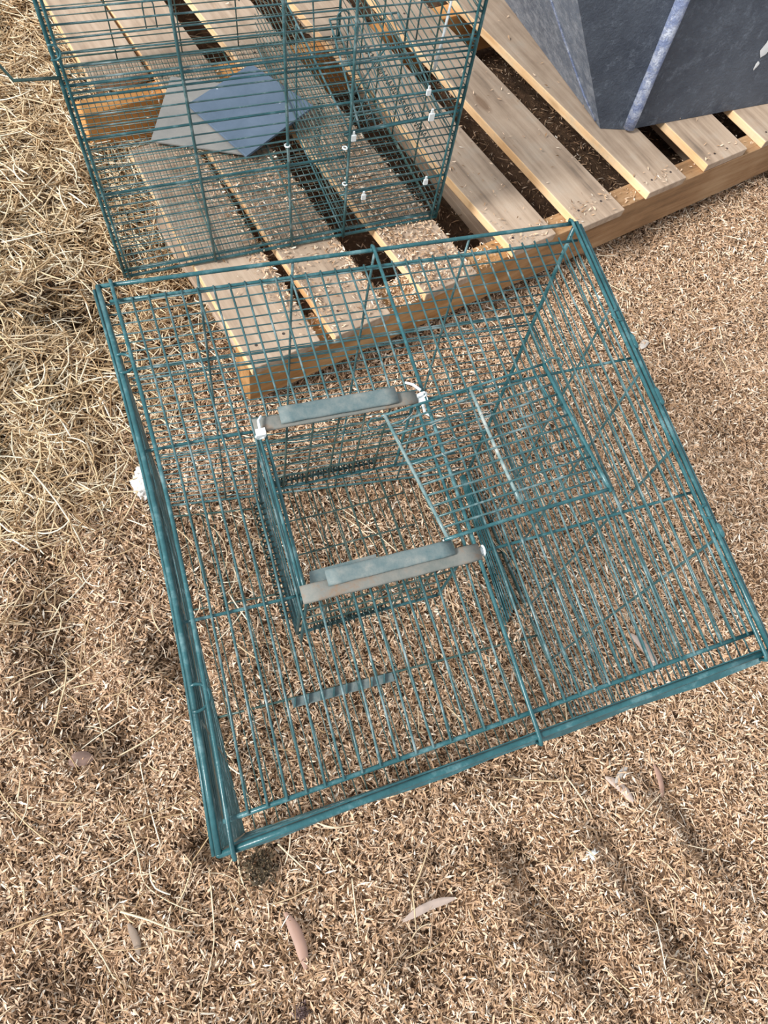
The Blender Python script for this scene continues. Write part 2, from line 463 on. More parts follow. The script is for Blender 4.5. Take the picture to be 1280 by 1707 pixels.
for i, (a0, a1, b0, b1) in enumerate(planks):
    v0 = [0.535, 0.530, 0.535, 0.545, 0.535, 0.546, 0.552, 0.55, 0.55, 0.55][i]
    if i == 0:   # the outermost board is broken away over the middle stringer
        am0, am1 = a0 + (b0 - a0) * .4, a1 + (b1 - a1) * .4; an0, an1 = a0 + (b0 - a0) * .56, a1 + (b1 - a1) * .56
        P_ = box_part('plank', a0, a1, v0, 1.005, 0.1132, 0.130, [M_PLANK, M_SAWN], pal, (1, 0, 0, 0, 0, 1), am0, am1, 0.002)
        box_part('plank', an0, an1, 1.165, 1.70, 0.1132, 0.130, [M_PLANK, M_SAWN], pal, (1, 0, 0, 0, 0, 1), b0, b1, 0.002)
    else:
        P_ = box_part('plank', a0, a1, v0, 1.70, 0.1132, 0.130, [M_PLANK, M_SAWN], pal, (1, 0, 0, 0, 0, 1), b0, b1, 0.002)
    for q in (0.25, 0.68):
        for vv in ((0.570, 1.145) if i else (0.570,)):
            nb = MB()
            c = pl(a0 + (a1 - a0) * q + random.uniform(-.01, .01), vv, 0.1302)
            nb.tube([c + Vector((0, 0, -0.002)), c + Vector((0, 0, 0.0004))], 0.0026, 7)
            nb.build('nail', M_NAIL, P_, smooth=False).matrix_parent_inverse = Matrix()
for s0, s1 in ((0.305, 0.38), (0.845, 0.935), (1.42, 1.5), (1.86, 1.98)):
    box_part('bottom_board', s0, s1, 0.56, 1.70, 0.0, 0.0178, [M_PLANK], pal)

# chips fallen on and between the boards
def pallet_spill():
    pts = []
    for (s0, v0, ds, dv, n) in [(0.62, 0.60, 0.07, 0.10, 2600), (0.55, 0.62, 0.03, 0.12, 2200), (0.40, 0.75, 0.02, 0.14, 1500), (0.60, 0.78, 0.06, 0.07, 1500),
                                (0.50, 0.85, 0.05, 0.05, 700), (0.98, 0.57, 0.25, 0.012, 260), (0.8, 0.9, 0.2, 0.2, 500)]:
        s_ = rng.normal(s0, ds, n); v_ = rng.normal(v0, dv, n)
        pts.append(np.stack([s_, v_], -1))
    q = np.concatenate(pts); q = q[(q[:, 1] > 0.54) & (q[:, 0] > 0.28)]
    z = np.full(len(q), 0.0)
    for i, (a0, a1, b0, b1) in enumerate(planks):
        t = (q[:, 1] - 0.54) / 1.16
        on = (q[:, 0] > a0 + (b0 - a0) * t) & (q[:, 0] < a1 + (b1 - a1) * t)
        z = np.where(on, 0.1315, z)
    gap = z == 0
    z = np.where(gap & (q[:, 1] < 0.593), 0.1145, z)
    deep = (z == 0)
    z = np.where(deep, 0.02, z)
    X = q[:, 0] * PU[0] + q[:, 1] * PV[0]; Y = q[:, 0] * PU[1] + q[:, 1] * PV[1]
    L = rng.uniform(0.005, 0.012, len(q))
    return flakes('spilled_chips', X * S, Y * S, z * S + 0.0015, L, L * rng.uniform(0.2, 0.35, len(q)), M_CHIP, 0.3, 0.004)
tag(pallet_spill(), 'wood chips scattered on and between the pallet boards by the cage', 'litter', kind='stuff')

# ------------------------------------------------------------------ tub on the pallet
def W3(x, y, z): return Vector((x * S, y * S, z * S))
tub_loc = W3(0.75, 1.6, 0.13)
tub = empty('tub', tub_loc)
tag(tub, 'dark slate blue tub with pale rib, standing on the pallet', 'tub')
def rel(v): return v - tub_loc
zt = 0.52
k = (zt - 0.13) / 0.27
G = Vector((0.5543, 1.2192)); R_ = Vector((0.6110, 1.2267)); Lb = Vector((0.3868, 1.5771)); Rb = Vector((1.32, 1.53))
go = Vector((-0.1715, -0.028)) * k; ro = Vector((-0.0157, 0.0223)) * k
G1 = G + go; R1 = R_ + ro; L1 = Lb + go * 1.0; Rb1 = Rb + Vector((0.02, 0.02)); Bk = Vector((1.15, 1.95)); Bl = Vector((0.55, 1.90)); Bk1 = Bk; Bl1 = Bl + go
def grid_face(b, a0, a1, c1, c0, nu, nv, mi, amp):
    base = len(b.v)
    for j in range(nv + 1):
        for i in range(nu + 1):
            p0 = a0.lerp(a1, i / nu); p1 = c0.lerp(c1, i / nu)
            b.v.append(p0.lerp(p1, j / nv))
    for j in range(nv):
        for i in range(nu):
            q = base + j * (nu + 1) + i
            b.f.append((q, q + 1, q + nu + 2, q + nu + 1)); b.mi.append(mi)
z0 = 0.131
def T(p, z): return rel(W3(p.x, p.y, z))
body = MB()
ring = [(Lb, L1, 1), (G, G1, 0), (R_, R1, 0), (Rb, Rb1, 0), (Bk, Bk1, 0), (Bl, Bl1, 0)]
for i in range(6):
    a, a1, mi = ring[i]; b_, b1, _ = ring[(i + 1) % 6]
    grid_face(body, T(a, z0), T(b_, z0), T(b1, zt), T(a1, zt), 6, 6, mi, 0)
nb = len(body.v)
for a, a1, _ in ring: body.v.append(T(a, z0))
body.f.append(tuple(nb + i for i in reversed(range(6)))); body.mi.append(0)
o = body.build('body', [M_TUB, M_TUB_PALE], tub, smooth=False)
# rim around the open top and the dark inside
rimb = MB()
rimb.tube([T(a1, zt) for _, a1, _ in ring], 0.012, 8, closed=True)
rimb.build('rim', M_TUB, tub)
inn = MB()
cen = Vector((sum(a1.x for _, a1, _ in ring) / 6, sum(a1.y for _, a1, _ in ring) / 6))
nb = len(inn.v)
for a, a1, _ in ring: inn.v.append(T(a1.lerp(cen, 0.04), zt))
for a, a1, _ in ring: inn.v.append(T(a.lerp(cen, 0.10), z0 + 0.03))
for i in range(6):
    j = (i + 1) % 6
    inn.f.append((nb + j, nb + i, nb + 6 + i, nb + 6 + j)); inn.mi.append(0)
inn.f.append(tuple(nb + 6 + i for i in range(6))); inn.mi.append(0)
inn.build('inner_lining', M_TUB, tub, smooth=False)
rib = MB()
pts = [T(R_.lerp(R1, t) , z0 + (zt - z0) * t) + Vector((0.001, -0.001, 0)) for t in (0.012, 0.1, 0.3, 0.5, 0.75, 0.99)]
rib.tube(pts, [0.0125, 0.0135, 0.0130, 0.0145, 0.0150, 0.015], 8)
sm = MB()
sp = []
for (t, zz) in ((0.97, 0.52), (0.80, 0.42), (0.62, 0.33), (0.42, 0.24), (0.22, 0.165), (0.06, 0.137)):
    kk = (zz - 0.13) / (zt - 0.13); sp.append(T(G.lerp(Lb, t * .55) + go * kk + Vector((-.0008, 0)), zz))
sm.tube(sp, 0.0022, 6)
sm.build('worn_seam', M_TUB_RIB, tub)
tag(rib.build('corner_rib', M_TUB_RIB, tub), 'pale blue rib on the tub corner')
# seam line scratched into the pale side and white paint on the right side
pa = MB()
nrm = Vector(((Rb - R_).y, -(Rb - R_).x)).normalized()
def on_right(t, z): 
    g = R_.lerp(Rb, t) * (1 - (z - z0) / (zt - z0)) + R1.lerp(Rb1, t) * ((z - z0) / (zt - z0)) + nrm * 0.0008
    return rel(W3(g.x, g.y, z))
def blob(c_t, c_z, rt, rz, n=18, sh=0.0):
    base = len(pa.v)
    pa.v.append(on_right(c_t, c_z) + Vector((nrm.x, nrm.y, 0)) * 0.0015)
    for i in range(n):
        a = 2 * math.pi * i / n
        rr = 1 + 0.18 * math.sin(3 * a + 1) + 0.1 * math.sin(7 * a)
        pa.v.append(on_right(c_t + rt * rr * math.cos(a) + sh * math.sin(a) * rz, c_z + rz * rr * math.sin(a)))
    for i in range(n):
        pa.f.append((base, base + 1 + i, base + 1 + (i + 1) % n)); pa.mi.append(0)
blob(0.352, 0.272, 0.030, 0.030, sh=0.35)
blob(0.338, 0.222, 0.006, 0.008)
pa.build('paint_splash', M_PAINT, tub, smooth=True)

# ------------------------------------------------------------------ wire cages
PITCH = 0.01475
class Cage:
    def __init__(s, name, loc, corners, label):
        s.loc = Vector((loc[0] * S, loc[1] * S, loc[2] * S))
        s.root = empty(name, s.loc)
        tag(s.root, label, 'wire cage', 'wire trap cages')
        s.c = corners      # bottom FL FR BR BL, top FL FR BR BL (plan units, x y z)
        s.W = 0.484; s.D = 0.479; s.H = 0.482; s.bow = 0.0
    def P(s, u, v, h):
        a, b, c = u / s.W, v / s.D, h / s.H
        C = s.c
        lo = C[0] * (1 - a) * (1 - b) + C[1] * a * (1 - b) + C[2] * a * b + C[3] * (1 - a) * b
        hi = C[4] * (1 - a) * (1 - b) + C[5] * a * (1 - b) + C[6] * a * b + C[7] * (1 - a) * b
        q = lo * (1 - c) + hi * c
        if s.bow: q = q + (C[1] - C[0]).normalized() * (s.bow * math.sin(math.pi * min(max(b, 0), 1)) * c * (1 - min(max(a, 0), 1)) ** 4)
        return q * S - s.loc
    def wire(s, parent, a, b, r=0.00115, mat=M_WIRE, amp=0.0012, name='wire', n=4):
        m = MB(); off = Vector((random.uniform(-1, 1), random.uniform(-1, 1), random.uniform(-1, 1))) * amp
        m.tube([s.P(*[a[q] + (b[q] - a[q]) * i / n for q in range(3)]) + off * math.sin(math.pi * i / n) for i in range(n + 1)], r, 5)
        return m.build(name, mat, parent)
    def frame(s, name, segs, parent=None, mat=M_FRAME, r=0.0022, amp=0.0008):
        m = MB()
        for sg in segs:
            rr = sg[2] if len(sg) > 2 else r
            n_ = 8; off = Vector((random.uniform(-1, 1), random.uniform(-1, 1), random.uniform(-1, 1))) * amp
            m.tube([s.P(*[sg[0][q] + (sg[1][q] - sg[0][q]) * i / n_ for q in range(3)]) + off * math.sin(math.pi * i / n_) for i in range(n_ + 1)], rr, 8)
        return m.build(name, mat, parent or s.root)

def helix(b, p0, p1, rad, pitch, r, seg=8):
    d = p1 - p0; Ln = d.length; t = d.normalized()
    x = t.cross(Vector((0, 0, 1))).normalized() if abs(t.z) < 0.9 else Vector((1, 0, 0)); y = t.cross(x)
    n = int(Ln / pitch * seg)
    b.tube([p0 + t * (Ln * i / n) + x * (rad * math.cos(2 * math.pi * i / seg)) + y * (rad * math.sin(2 * math.pi * i / seg)) for i in range(n + 1)], r, 4)

def hook(b, c, ax, up, rad, r, a0=0.0, a1=4.6, n=10):
    b.tube([c + ax * (rad * math.cos(a0 + (a1 - a0) * i / n)) + up * (rad * math.sin(a0 + (a1 - a0) * i / n)) for i in range(n + 1)], r, 6)

def zip_tie(parent, c, d1, d2, size=0.007, tail=True):
    """small white tie: a band ring, a block head and a short tail"""
    b = MB()
    d1 = d1.normalized(); d2 = d2.normalized(); up = d1.cross(d2).normalized()
    b.tube([c + d1 * (0.0045 * math.cos(a)) + up * (0.0045 * math.sin(a)) for a in [2 * math.pi * i / 10 for i in range(10)]], 0.0011, 5, closed=True)
    h = c + up * 0.0055
    w = size * 0.5
    b.hexa([h + d1 * x + d2 * y + up * z for z in (-0.0016, 0.0022) for x, y in ((-w, -w * .8), (w, -w * .8), (w, w * .8), (-w, w * .8))])
    if tail:
        t = [h + d2 * (w * 0.6), h + d2 * (size * 1.3) + up * 0.002, h + d2 * (size * 1.9) + d1 * size * .4]
        b.tube(t, [0.0016, 0.0014, 0.0011], 5)
    return b.build('zip_tie', M_TIE, parent, smooth=False)

def V3(x, y, z): return Vector((x, y, z))

def make_walls(cg, mats, left=True, right=True, back=True, front=True):
    H, W, D = cg.H, cg.W, cg.D
    hs = [PITCH * i for i in range(1, 32)]
    out = {}
    specs = []
    if left: specs.append(('left_panel', lambda t, h: (0.0, t * D, h), [0.19, 0.39, 0.6, 0.8]))
    if right: specs.append(('right_panel', lambda t, h: (W, t * D, h), [0.22, 0.42, 0.60, 0.77]))
    if back: specs.append(('back_panel', lambda t, h: (t * W, D, h), [0.18, 0.365, 0.535, 0.745]))
    if front: specs.append(('front_panel', lambda t, h: (t * W, 0.0, h), [0.2, 0.4, 0.6, 0.8]))
    for name, fn, vt in specs:
        segs = [(fn(0, 0.002), fn(1, 0.002), 0.0019)]
        for hh in (0.155, 0.334, 0.353): segs.append((fn(0.01, hh), fn(0.99, hh), 0.0015))
        segs += [(fn(t, 0), fn(t, H), 0.0015) for t in vt]
        pnl = cg.frame(name, segs, mat=mats)
        for h in hs:
            j = random.uniform(-0.0012, 0.0012)
            cg.wire(pnl, fn(0.004, h + j), fn(0.996, h + j * 0.5), 0.00092, mats)
        out[name] = pnl
    return out

# ---- front cage
fc = [Vector(q) for q in [(-0.0312, -0.0240, 0.004), (0.4290, 0.1226, 0.004), (0.290, 0.520, 0.004), (-0.1800, 0.4250, 0.004),
                          (-0.0315, -0.0245, 0.4822), (0.3990, 0.1233, 0.4822), (0.2833, 0.5739, 0.4822), (-0.1783, 0.4281, 0.4822)]]
A = Cage('wire_trap_cage', (0.12, 0.27, 0.0), fc, 'teal wire cage nearest the camera, on bare chip-covered ground, with grey sleeves on top')
A.bow = 0.0085
H, W, D = A.H, A.W, A.D
walls = make_walls(A, M_WIRE)
A.frame('corner_post', [((0, 0, 0), (0, 0, H))], r=0.0024)
A.frame('corner_post', [((W, 0, 0), (W, 0, H))], r=0.0024)
A.frame('corner_post', [((W, D, 0), (W, D, H))], r=0.0028)
A.frame('corner_post', [((0, D, 0), (0, D, H))], r=0.0024)
# top panel: outer frame, inner rails, thick lengthwise rods with hooked ends, two cross rods
e = 0.0
top = A.frame('top_panel', [((0, D, H), (W, D, H), 0.0022), ((0.006, 0.4625, H - .002), (W - 0.006, 0.4575, H - .002), 0.0017),
                            ((0, 0, H), (W, 0, H), 0.0026), ((0.006, 0.0187, H - .002), (W - 0.006, 0.0185, H - .002), 0.0020),
                            ((0.002, 0.3085, H - .0035), (0.100, 0.3065, H - .0035), 0.0015), ((0.25, 0.3045, H - .0035), (W - .002, 0.3042, H - .0035), 0.0015),
                            ((0.100, 0.3065, H - .0035), (0.25, 0.3045, H - .0035), 0.0015),
                            ((0.002, 0.1605, H - .0035), (0.097, 0.1571, H - .0035), 0.0015), ((0.25, 0.152, H - .0035), (W - .002, 0.1533, H - .0035), 0.0015),
                            ((0.097, 0.1571, H - .0035), (0.25, 0.152, H - .0035), 0.0015)], r=0.002)
A.frame('side_rail', [((0.0, 0.0, H + .001), (0.0, D, H + .001), 0.0025)])
A.frame('side_rail', [((-0.004, 0.0, H - .006), (-0.004, D, H - .004), 0.0017)])
A.frame('side_rail', [((W, 0.0, H + .001), (W, D, H + .001), 0.0023)])
A.frame('side_rail', [((W + 0.006, 0.0, H - .004), (W + 0.006, D, H - .003), 0.0021)])
for u0, u1 in ((0.0115, 0.0095), (0.2574, 0.2530), (W - 0.006, W - 0.008)):
    m = MB()
    pts = [A.P(u1 + (u0 - u1) * i / 8, -0.002 + (D + .003) * i / 8, H + .003) for i in range(9)]
    d = (pts[-1] - pts[-2]).normalized()
    e1 = pts[-1] + d * 0.004 + V3(0, 0, -0.002); e2 = pts[-1] + d * 0.002 + V3(0, 0, -0.008)
    s1 = pts[0] - d * 0.004 + V3(0, 0, -0.002); s2 = pts[0] - d * 0.002 + V3(0, 0, -0.009)
    m.tube([s2, s1] + pts + [e1, e2], 0.0019, 8)
    m.build('top_rod', M_FRAME, top)
i = 0
for k in range(1, 33):
    if k == 17: continue
    u = 0.0107 + 0.01451 * k if k < 17 else 0.2574 + 0.01425 * (k - 17)
    segs = [(0.0187, 0.4615)]
    if 7 <= k <= 16: segs = [(0.0187, 0.1545), (0.3055, 0.4615)]
    for v0, v1 in segs:
        A.wire(top, (u - 0.001, v0 - .001, H), (u, v1 + .001, H), 0.00118, M_WIRE, 0.0014, 'top_bar', 5)
# worn sheet-like strip hanging below the front edge
def strip(cg, name, pts_top, pts_bot, th, mat, parent):
    """thin sheet with real thickness through two rows of points"""
    b = MB(); n = len(pts_top)
    t = [cg.P(*p) for p in pts_top]; q = [cg.P(*p) for p in pts_bot]
    nr = (t[-1] - t[0]).cross(q[0] - t[0]).normalized() * th
    rows = t + q + [x + nr for x in t] + [x + nr for x in q]
    b.v += rows
    for i in range(n - 1):
        b.f += [(i, i + 1, n + i + 1, n + i), (2 * n + i + 1, 2 * n + i, 3 * n + i, 3 * n + i + 1),
                (i + 1, i, 2 * n + i, 2 * n + i + 1), (n + i, n + i + 1, 3 * n + i + 1, 3 * n + i)]
        b.mi += [0] * 4
    b.f += [(0, n, 3 * n, 2 * n), (n - 1, 3 * n - 1, 4 * n - 1, 2 * n - 1)]; b.mi += [0, 0]
    return b.build(name, mat, parent, smooth=False)
N_ = 14
strip(A, 'edge_strip', [(0.008 + (W - .012) * i / N_, 0.003, H - 0.001) for i in range(N_ + 1)],
      [(0.008 + (W - .012) * i / N_, -0.003 - 0.0045 * (i / N_) ** 1.5 - 0.001 * math.sin(i * 1.7), H - 0.013 - 0.004 * math.sin(i * 0.9)) for i in range(N_ + 1)], 0.0012, M_FRAME, A.root)
strip(A, 'edge_strip', [(-0.002, 0.02 + 0.30 * i / N_, H - 0.020) for i in range(N_ + 1)],
      [(0.001, 0.02 + 0.30 * i / N_, H - 0.10) for i in range(N_ + 1)], 0.0010, M_WIRE_D, A.root)
# floor of lengthwise wires
flr = A.frame('floor_panel', [((0, 0, 0), (0, D, 0), 0.0018), ((W, 0, 0), (W, D, 0), 0.0018), ((0, 0.153, 0), (W, 0.152, 0), 0.0018),
                              ((0, 0.31, 0), (W, 0.31, 0), 0.0015), ((0, D - .018, 0.001), (0.25 * W, D - .022, 0.001), 0.0016)], mat=M_WIRE_D)
for k in range(1, 32):
    u = 0.0152 * k
    A.wire(flr, (u, 0.002, 0.0015), (u, D - .002, 0.0015), 0.00105, M_WIRE_D, 0.0012)
# a bundle of folded lengthwise wires along the foot of the right side
fold = A.frame('folded_panel', [((0.446, 0.186, 0.006), (0.468, 0.468, 0.004), 0.0012), ((0.463, 0.176, 0.03), (0.470, 0.468, 0.006), 0.0012)], mat=M_FRAME)
for k in range(8):
    t = k / 7
    A.wire(fold, (0.440 + 0.026 * t, 0.180 + .03 * t, 0.006 + 0.012 * t), (0.464 + 0.006 * t, 0.466, 0.005 + 0.006 * t), 0.0013, M_FRAME, 0.001)
# flat metal strip with teeth on the floor
ms = strip(A, 'floor_strip', [(0.102 + 0.148 * i / 8, 0.1525, 0.003) for i in range(9)], [(0.102 + 0.148 * i / 8, 0.1390, 0.003) for i in range(9)], 0.0014, M_SLEEVE, A.root)
tb = MB()
for k in range(8):
    c = A.P(0.106 + 0.0185 * k, 0.146, 0.0055); tb.hexa([c + V3(*p) for p in [(-.0012, -.007, -.002), (.0012, -.0075, -.002), (.0012, .007, -.002), (-.0012, .007, -.002), (-.001, -.007, .004), (.001, -.007, .004), (.001, .007, .004), (-.001, .007, .004)]])
tb.build('tooth_row', M_WIRE, ms, smooth=False)
# hooks on the side rails
for (u, v, sgn) in ((0.0, 0.392, 1), (0.0, 0.103, 1), (W, 0.352, -1), (W, 0.13, -1)):
    b = MB(); c = A.P(u, v, H + 0.003)
    ax = (A.P(u, v + .01, H) - A.P(u, v, H)).normalized(); sd = (A.P(u + .01, v, H) - A.P(u, v, H)).normalized() * sgn
    hook(b, c + sd * 0.002, ax, sd, 0.0105 if sgn > 0 else 0.007, 0.0014, -0.3, 3.6)
    b.build('wire_hook', M_FRAME, A.root)
for (v, l) in ((0.33, 0.018), (0.265, 0.015), (0.118, 0.014), (0.255, .010)):
    b = MB(); b.tube(bow(A.P(W + .004, v, H - .001), A.P(W + .004, v - l, H - .001), 0, 4), [.003, .0045, .004, .0045, .003], 7); b.build('wire_clip', M_FRAME, A.root)

# trap box hanging in the top opening
BH = 0.360
u0, u1, v0, v1 = 0.100, 0.2475, 0.156, 0.3055
tbx = A.frame('trap_box', [((u0, v0, BH), (u1, v0, BH)), ((u0, v1, BH), (u1 + .07, v1, BH)), ((u0, v0, BH), (u0, v1, BH)), 
                           ((u0, v0, BH), (u0, v0, H)), ((u0, v1, BH), (u0, v1, H)), ((u1, v1, BH), (u1, v1, H)), ((u1, v0, BH), (u1, v0, H)),
                           ((u0, v0, H - .002), (u0, v1, H - .002)), ((u1, v0, H - .002), (u1, v1, H - .002)), ((u0 + .004, v0, H - .01), (u0 + .006, v1, H - .004)),
                           ((u0, v0 - .012, BH + .02), (u0 + .005, v0, H))], r=0.0016)
for k in range(1, 8):
    h = BH + (H - BH) * k / 8
    A.wire(tbx, (u0, v0, h), (u0, v1, h), 0.0010, M_WIRE, 0.0016)
for k in range(1, 5):
    h = BH + (H - BH) * k / 5
    A.wire(tbx, (u0, v1, h), (u1, v1, h), 0.0010, M_WIRE_D, 0.0008)
    A.wire(tbx, (u0, v0, h), (u1, v0, h), 0.0010, M_WIRE_D, 0.0008)
for k in range(1, 6):
    u = u0 + (u1 - u0) * k / 6
    A.wire(tbx, (u, v1, BH), (u + .002, v1, H), 0.0011, M_WIRE_D, 0.0015)
    A.wire(tbx, (u, v0, BH), (u, v0, H), 0.0010, M_WIRE_D, 0.0008)
for k in range(1, 4):
    v = v0 + (v1 - v0) * k / 4
    A.wire(tbx, (u0, v, BH), (u1, v + .004, BH), 0.0009, M_WIRE_D, 0.001)
for k in range(1, 8):
    u = u0 + (u1 - u0) * k / 8
    A.wire(tbx, (u, v0, BH), (u - .003, v1, BH), 0.0009, M_WIRE_D, 0.001)
for a, b_ in (((u0 + .012, v1 + .006, BH + .004), (u1 - .02, v1 + .006, BH + .004)), ((u0 - .009, v1 - .03, H - .075), (u0 - .009, v0 + .005, H - .085)),
              ((u0 + .016, v0, BH + .006), (u0 + .088, v0, BH + .006))):
    b = MB(); helix(b, A.P(*a), A.P(*b_), 0.0054, 0.0060, 0.0010); b.tube([A.P(*a), A.P(*b_)], 0.0016, 6)
    b.build('coil_spring', M_SPRING, tbx)

# grey sleeves over the two cross rods
def sleeve(p0, p1, w, mat, name='rod_sleeve', lift=0.004, tiltz=0.0):
    a = A.P(*p0); b_ = A.P(*p1); d = (b_ - a).normalized(); sd = V3(0, 0, 1).cross(d).normalized()
    b = MB(); nseg = 8; L_ = 10
    prof = []
    for i in range(nseg + 1):
        t = math.pi * (0.06 + 0.88 * i / nseg)
        ct, st = math.cos(t), math.sin(t); prof.append((math.copysign(abs(ct) ** .45, ct) * w / 2, st ** .45 * w * 0.30))
    prof2 = [(x * 0.86, z * 0.86 - 0.0006) for x, z in reversed(prof)]
    pr = prof + prof2; n = len(pr)
    for k in range(L_ + 1):
        c = a.lerp(b_, k / L_) + V3(0, 0, lift)
        wob = 1 + 0.03 * math.sin(k * 2.3)
        for (x, z) in pr: b.v.append(c + sd * x * wob + V3(0, 0, z + x * tiltz))
    for k in range(L_):
        for j in range(n):
            j2 = (j + 1) % n
            b.f.append((k * n + j, (k + 1) * n + j, (k + 1) * n + j2, k * n + j2)); b.mi.append(0)
    b.f.append(tuple(range(n))); b.mi.append(0); b.f.append(tuple(L_ * n + j for j in reversed(range(n)))); b.mi.append(0)
    return b.build(name, mat, A.root)
sleeve((0.0965, 0.3075, H), (0.2475, 0.3045, H), 0.0150, M_SLEEVE2, lift=0.002)
tag(sleeve((0.1205, 0.3110, H), (0.2290, 0.3085, H), 0.0185, M_SLEEVE, lift=0.005), 'upper dusty grey sleeve on the far cross rod')
sleeve((0.0985, 0.1545, H), (0.2560, 0.1505, H), 0.0165, M_SLEEVE2, lift=0.002)
tag(sleeve((0.1215, 0.1615, H), (0.2330, 0.1590, H), 0.0150, M_SLEEVE, lift=0.006), 'upper dusty grey sleeve on the near cross rod')
strip(A, 'flat_plate', [(0.112 + 0.06 * i / 4, 0.1765, H - .012) for i in range(5)], [(0.110 + 0.06 * i / 4, 0.165, H - .012) for i in range(5)], 0.0012, M_SLEEVE, A.root)

# open flap lying on top of the bars
F = [(0.2106, 0.2876), (0.3759, 0.3065), (0.3903, 0.1708), (0.2298, 0.1653)]
HF = H + 0.0125
def fl(a, b):   # a across, b from far to near
    x0 = [F[0][i] * (1 - b) + F[3][i] * b for i in (0, 1)]; x1 = [F[1][i] * (1 - b) + F[2][i] * b for i in (0, 1)]
    return (x0[0] * (1 - a) + x1[0] * a, x0[1] * (1 - a) + x1[1] * a, HF)
flap = A.frame('flap_door', [(fl(1, 0), fl(1, 1.02), 0.0022), (fl(-0.02, 0), fl(1, 0), 0.0013),
                             (fl(-0.02, 1), fl(1.02, 1), 0.0018), (fl(0.92, .03), fl(0.96, 0.97), 0.0012)], r=0.0018)
A.frame('flap_rod', [(fl(0, 0), fl(0, 1), 0.0018)], flap, M_DUSTY)
A.frame('flap_rod', [(fl(0.52, 0), fl(0.47, 0.92), 0.0018)], flap, M_DUSTY)
for k in range(1, 12):
    t = k / 12
    A.wire(flap, fl(-0.01, t), fl(1.01, t), 0.0011, M_WIRE, 0.0016)
b = MB(); c = A.P(*fl(-0.02, 0.01)); ax = (A.P(*fl(0, 0)) - A.P(*fl(1, 0))).normalized(); up = (A.P(*fl(0, 1)) - A.P(*fl(0, 0))).normalized()
b.tube([c, c + ax * .010 + up * -.002, c + ax * .016 + up * .002, c + ax * .016 + up * .007, c + ax * .010 + up * .010, c + up * .006], 0.0011, 6)
b.build('wire_loop', M_WIRE, flap)
b = MB(); c = A.P(*fl(1, 0)); 
b.tube([c, c - ax * .012 - up * .004, c - ax * .020 - up * .001, c - ax * .021 + up * .005, c - ax * .017 + up * .008], 0.0011, 6)
b.build('wire_loop', M_WIRE, flap)
# ties
ud = (A.P(.1, 0, H) - A.P(0, 0, H)).normalized(); vd = (A.P(0, .1, H) - A.P(0, 0, H)).normalized(); zd = V3(0, 0, 1)
zip_tie(A.root, A.P(0.1005, 0.297, H + .004), ud, vd, 0.009)
zip_tie(A.root, A.P(0.2520, 0.3025, H + .008), ud, -vd, 0.012)
b = MB(); c = A.P(0.2515, 0.3065, H + .010); b.tube([c, c + vd * .008 - ud * .006, c + vd * .012 - ud * .013], [.0018, .0016, .0012], 5); b.build('zip_tie', M_TIE, A.root)
zip_tie(A.root, A.P(0.0985, 0.196, H - .002), ud, ud * .6, 0.005, False)
zip_tie(A.root, A.P(0.0985, 0.160, H + .001), ud, ud, 0.005, False)
zip_tie(A.root, A.P(0.2600, 0.151, H + .002), vd, ud, 0.0055, False)
zip_tie(A.root, A.P(0.232, 0.172, H - .004), vd, -vd, 0.005, True)
# broken threads and fuzz of dusty cobweb on the flap
tb = MB()
for k in range(16):
    a_ = random.uniform(0.0, 0.62); b_ = random.uniform(0.02, 0.42)
    p_ = A.P(*fl(a_, b_)) + V3(0, 0, .001)
    q_ = p_ + ax * random.uniform(-.02, .02) + up * random.uniform(-.008, .008) + V3(0, 0, random.uniform(0, .002))
    tb.tube([p_, p_.lerp(q_, .5) + V3(random.uniform(-.003, .003), random.uniform(-.003, .003), .0015), q_], 0.00025, 3)
tag(tb.build('cobweb_threads', M_LEAF3, A.root), 'pale cobweb threads on the flap', kind='stuff')

# ---- rear cage on the pallet
ca, sa = math.cos(0.38553), math.sin(0.38553)
FL = Vector((-0.2621, 0.7390)); U = Vector((ca, sa)); Vv = Vector((-sa, ca))
def bp(u, v, z): q = FL + U * u + Vv * v; return Vector((q.x, q.y, z))
zb = 0.1335
bc = [bp(0, 0, zb), bp(0.519, 0, zb), bp(0.519, 0.470, zb), bp(0, 0.470, zb),
      bp(-0.018, 0, zb + 0.482), bp(0.500, 0, zb + 0.482), bp(0.500, 0.470, zb + 0.482), bp(-0.018, 0.470, zb + 0.482)]
B = Cage('wire_trap_cage', (-0.08, 1.05, zb), bc, 'teal wire cage behind, on the pallet, holding two flat tiles')
B.W = 0.519; B.D = 0.470
W2, D2 = B.W, B.D
for (u, v) in ((0, 0), (W2, 0), (W2, D2), (0, D2)):
    B.frame('corner_post', [((u, v, 0), (u, v, H))], r=0.0027)
make_walls(B, M_WIRE_D, True, True, False, False)
B.frame('side_rail', [((0.006, -0.003, 0.0), (0.006, -0.003, H), 0.0020)])
B.frame('side_rail', [((W2 - .010, -0.002, 0.0), (W2 - .010, -0.002, H), 0.0020)])
bk = B.frame('back_panel', [((0, D2, 0.002), (W2, D2, 0.002), 0.0019), ((0, D2, 0.016), (W2, D2, 0.016), 0.0016), ((0, D2, 0.155), (W2, D2, 0.155), 0.0017)]
             + [((W2 * t, D2, 0), (W2 * t, D2, H), 0.0013) for t in (0.2, 0.42, 0.62, 0.80)], mat=M_WIRE_D)
for k in range(1, 30):
    B.wire(bk, (0.002, D2, PITCH * k + .01), (W2 - .002, D2, PITCH * k + .01), 0.0011, M_WIRE_D)
